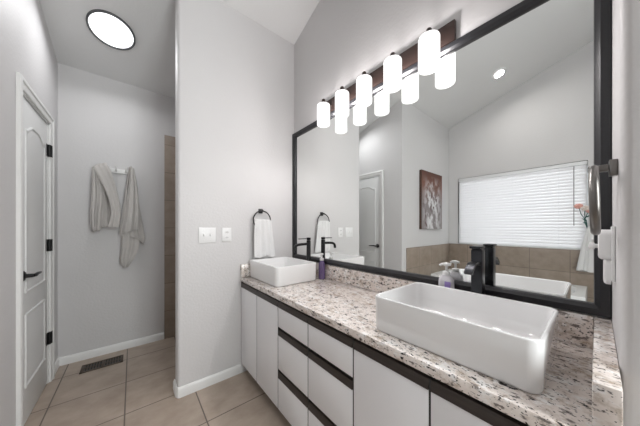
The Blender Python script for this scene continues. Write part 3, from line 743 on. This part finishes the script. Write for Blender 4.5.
bl = thing('window_blind', (XW - 0.03, 0.87, WZ0), 'closed white slatted blind covering the tub window', 'window blind')
MB().box(XW - 0.06, XW - 0.008, WY0 + 0.004, WY1 - 0.004, WZ1 - 0.055, WZ1 - 0.004, 0.003).build('headrail', 'vinyl', bl)
sm = MB(); n = 25; zt, zb = WZ1 - 0.075, WZ0 + 0.045
for i in range(n):
    z = zt + (zb - zt) * i / (n - 1); c, s = math.cos(math.radians(66)), math.sin(math.radians(66))
    xa = XW - 0.034; lp = []
    for k in range(5):
        q = (k / 4 - 0.5) * 0.066; bow = 0.006 * (1 - (2 * k / 4 - 1) ** 2)
        lp.append((xa + q * c + bow * s, z - q * s + bow * c))
    for k in range(4, -1, -1):
        q = (k / 4 - 0.5) * 0.066; bow = 0.006 * (1 - (2 * k / 4 - 1) ** 2) - 0.0016
        lp.append((xa + q * c + bow * s, z - q * s + bow * c))
    sm.loft([[(p[0], y, p[1]) for p in lp] for y in (WY0 + 0.008, WY1 - 0.008)])
sm.build('slats', 'slat', bl)
MB().box(XW - 0.058, XW - 0.012, WY0 + 0.008, WY1 - 0.008, WZ0 + 0.006, WZ0 + 0.024, 0.003).build('bottom_rail', 'vinyl', bl)
MB().tube([(XW - 0.002, 0.205, WZ1 - 0.06), (XW + 0.004, 0.205, WZ1 - 0.30), (XW + 0.004, 0.205, WZ1 - 0.88)], 0.004, 8).build('tilt_wand', 'nickel', bl)
cr = MB()
for y in (0.35, 0.87, 1.39): cr.tube([(XW - 0.006, y, WZ1 - 0.06), (XW - 0.006, y, WZ0 + 0.02)], 0.0012, 6)
cr.build('ladder_cord', 'vinyl', bl)

hk = thing('robe_hook', (XW + 0.0, 0.045, 1.27), 'small white hook beside window holding the gathered white cloth', 'hook')
MB().box(XW + 0.0005, XW + 0.008, 0.028, 0.062, 1.245, 1.305, 0.002).build('backplate', 'trim', hk)
MB().tube([(XW + 0.008, 0.045, 1.265), (XW + 0.05, 0.045, 1.258), (XW + 0.064, 0.045, 1.262), (XW + 0.07, 0.045, 1.29)], 0.006, 10).build('prong', 'trim', hk)
# gathered cloth: pleated flare
lp = []; ccx, ccy = XW + 0.055, 0.06
for z, r, am in ((1.262, 0.012, 0.001), (1.25, 0.022, 0.003), (1.21, 0.024, 0.003), (1.15, 0.034, 0.006), (1.0, 0.052, 0.010), (0.85, 0.066, 0.013), (0.70, 0.080, 0.015), (0.668, 0.083, 0.015), (0.664, 0.06, 0.01)):
    loop = []
    for i in range(60):
        a = 2 * PI * i / 60; rr = r + am * math.sin(7 * a + 0.6 * z) + 0.3 * am * math.sin(11 * a)
        loop.append((ccx + 0.50 * rr * math.cos(a), ccy + rr * math.sin(a) + 0.05 * (1.26 - z), z + (0.012 * math.sin(3 * a) if z < 0.75 else 0)))
    lp.append(loop)
tag(MB().loft(lp).build('gathered_towel', 'towelwhite'), 'white gathered cloth hanging flared at the right corner of the window', 'towel')
fl = thing('flower_sprig', (XW + 0.055, 0.08, 1.2), 'pink artificial flower sprig above the gathered white cloth by window', 'flower')
sx = XW + 0.055
tips = [(sx + 0.01, 0.16, 1.53), (sx + 0.02, 0.10, 1.50), (sx - 0.005, 0.06, 1.47)]
for k, tp in enumerate(tips):
    MB().tube([(sx, 0.082, 1.225), (sx + 0.01, 0.09 + 0.01 * k, 1.33), ((sx + tp[0]) / 2, (0.09 + tp[1]) / 2 + 0.012, 1.42), tp], 0.004, 8).build('stem', 'stem', fl)
    f = MB()
    for j in range(7):
        a = 2 * PI * j / 7; R_ = 0.026
        ctr = Vector((tp[0] + 0.012 * math.cos(a * 2), tp[1] + R_ * math.cos(a), tp[2] + R_ * 0.7 * math.sin(a)))
        f.loft([[ctr + Vector((h_, math.cos(q) * s_, math.sin(q) * s_)) for q in [2 * PI * i / 10 for i in range(10)]] for h_, s_ in ((-0.006, 0.006), (0.0, 0.017), (0.008, 0.019), (0.016, 0.010))])
    f.lathe([(0, -0.006), (0.012, 0), (0.014, 0.012), (0, 0.02)], tp, (1, 0, 0), 12)
    f.build('blossom', 'petal' if k != 1 else 'petal2', fl)
lf = MB()
for yy, zz, dy in ((0.09, 1.34, 0.035), (0.095, 1.38, -0.03), (0.085, 1.29, 0.03)):
    lf.loft([[(sx + 0.012 + h_, yy + dy * k + 0.006 * math.sin(a), zz + 0.02 * k + s_ * math.cos(a)) for a in [2 * PI * i / 8 for i in range(8)]] for k, s_, h_ in ((0, 0.002, 0), (0.4, 0.010, 0.004), (0.8, 0.007, 0.006), (1.1, 0.001, 0.004))])
lf.build('leaves', 'stem', fl)
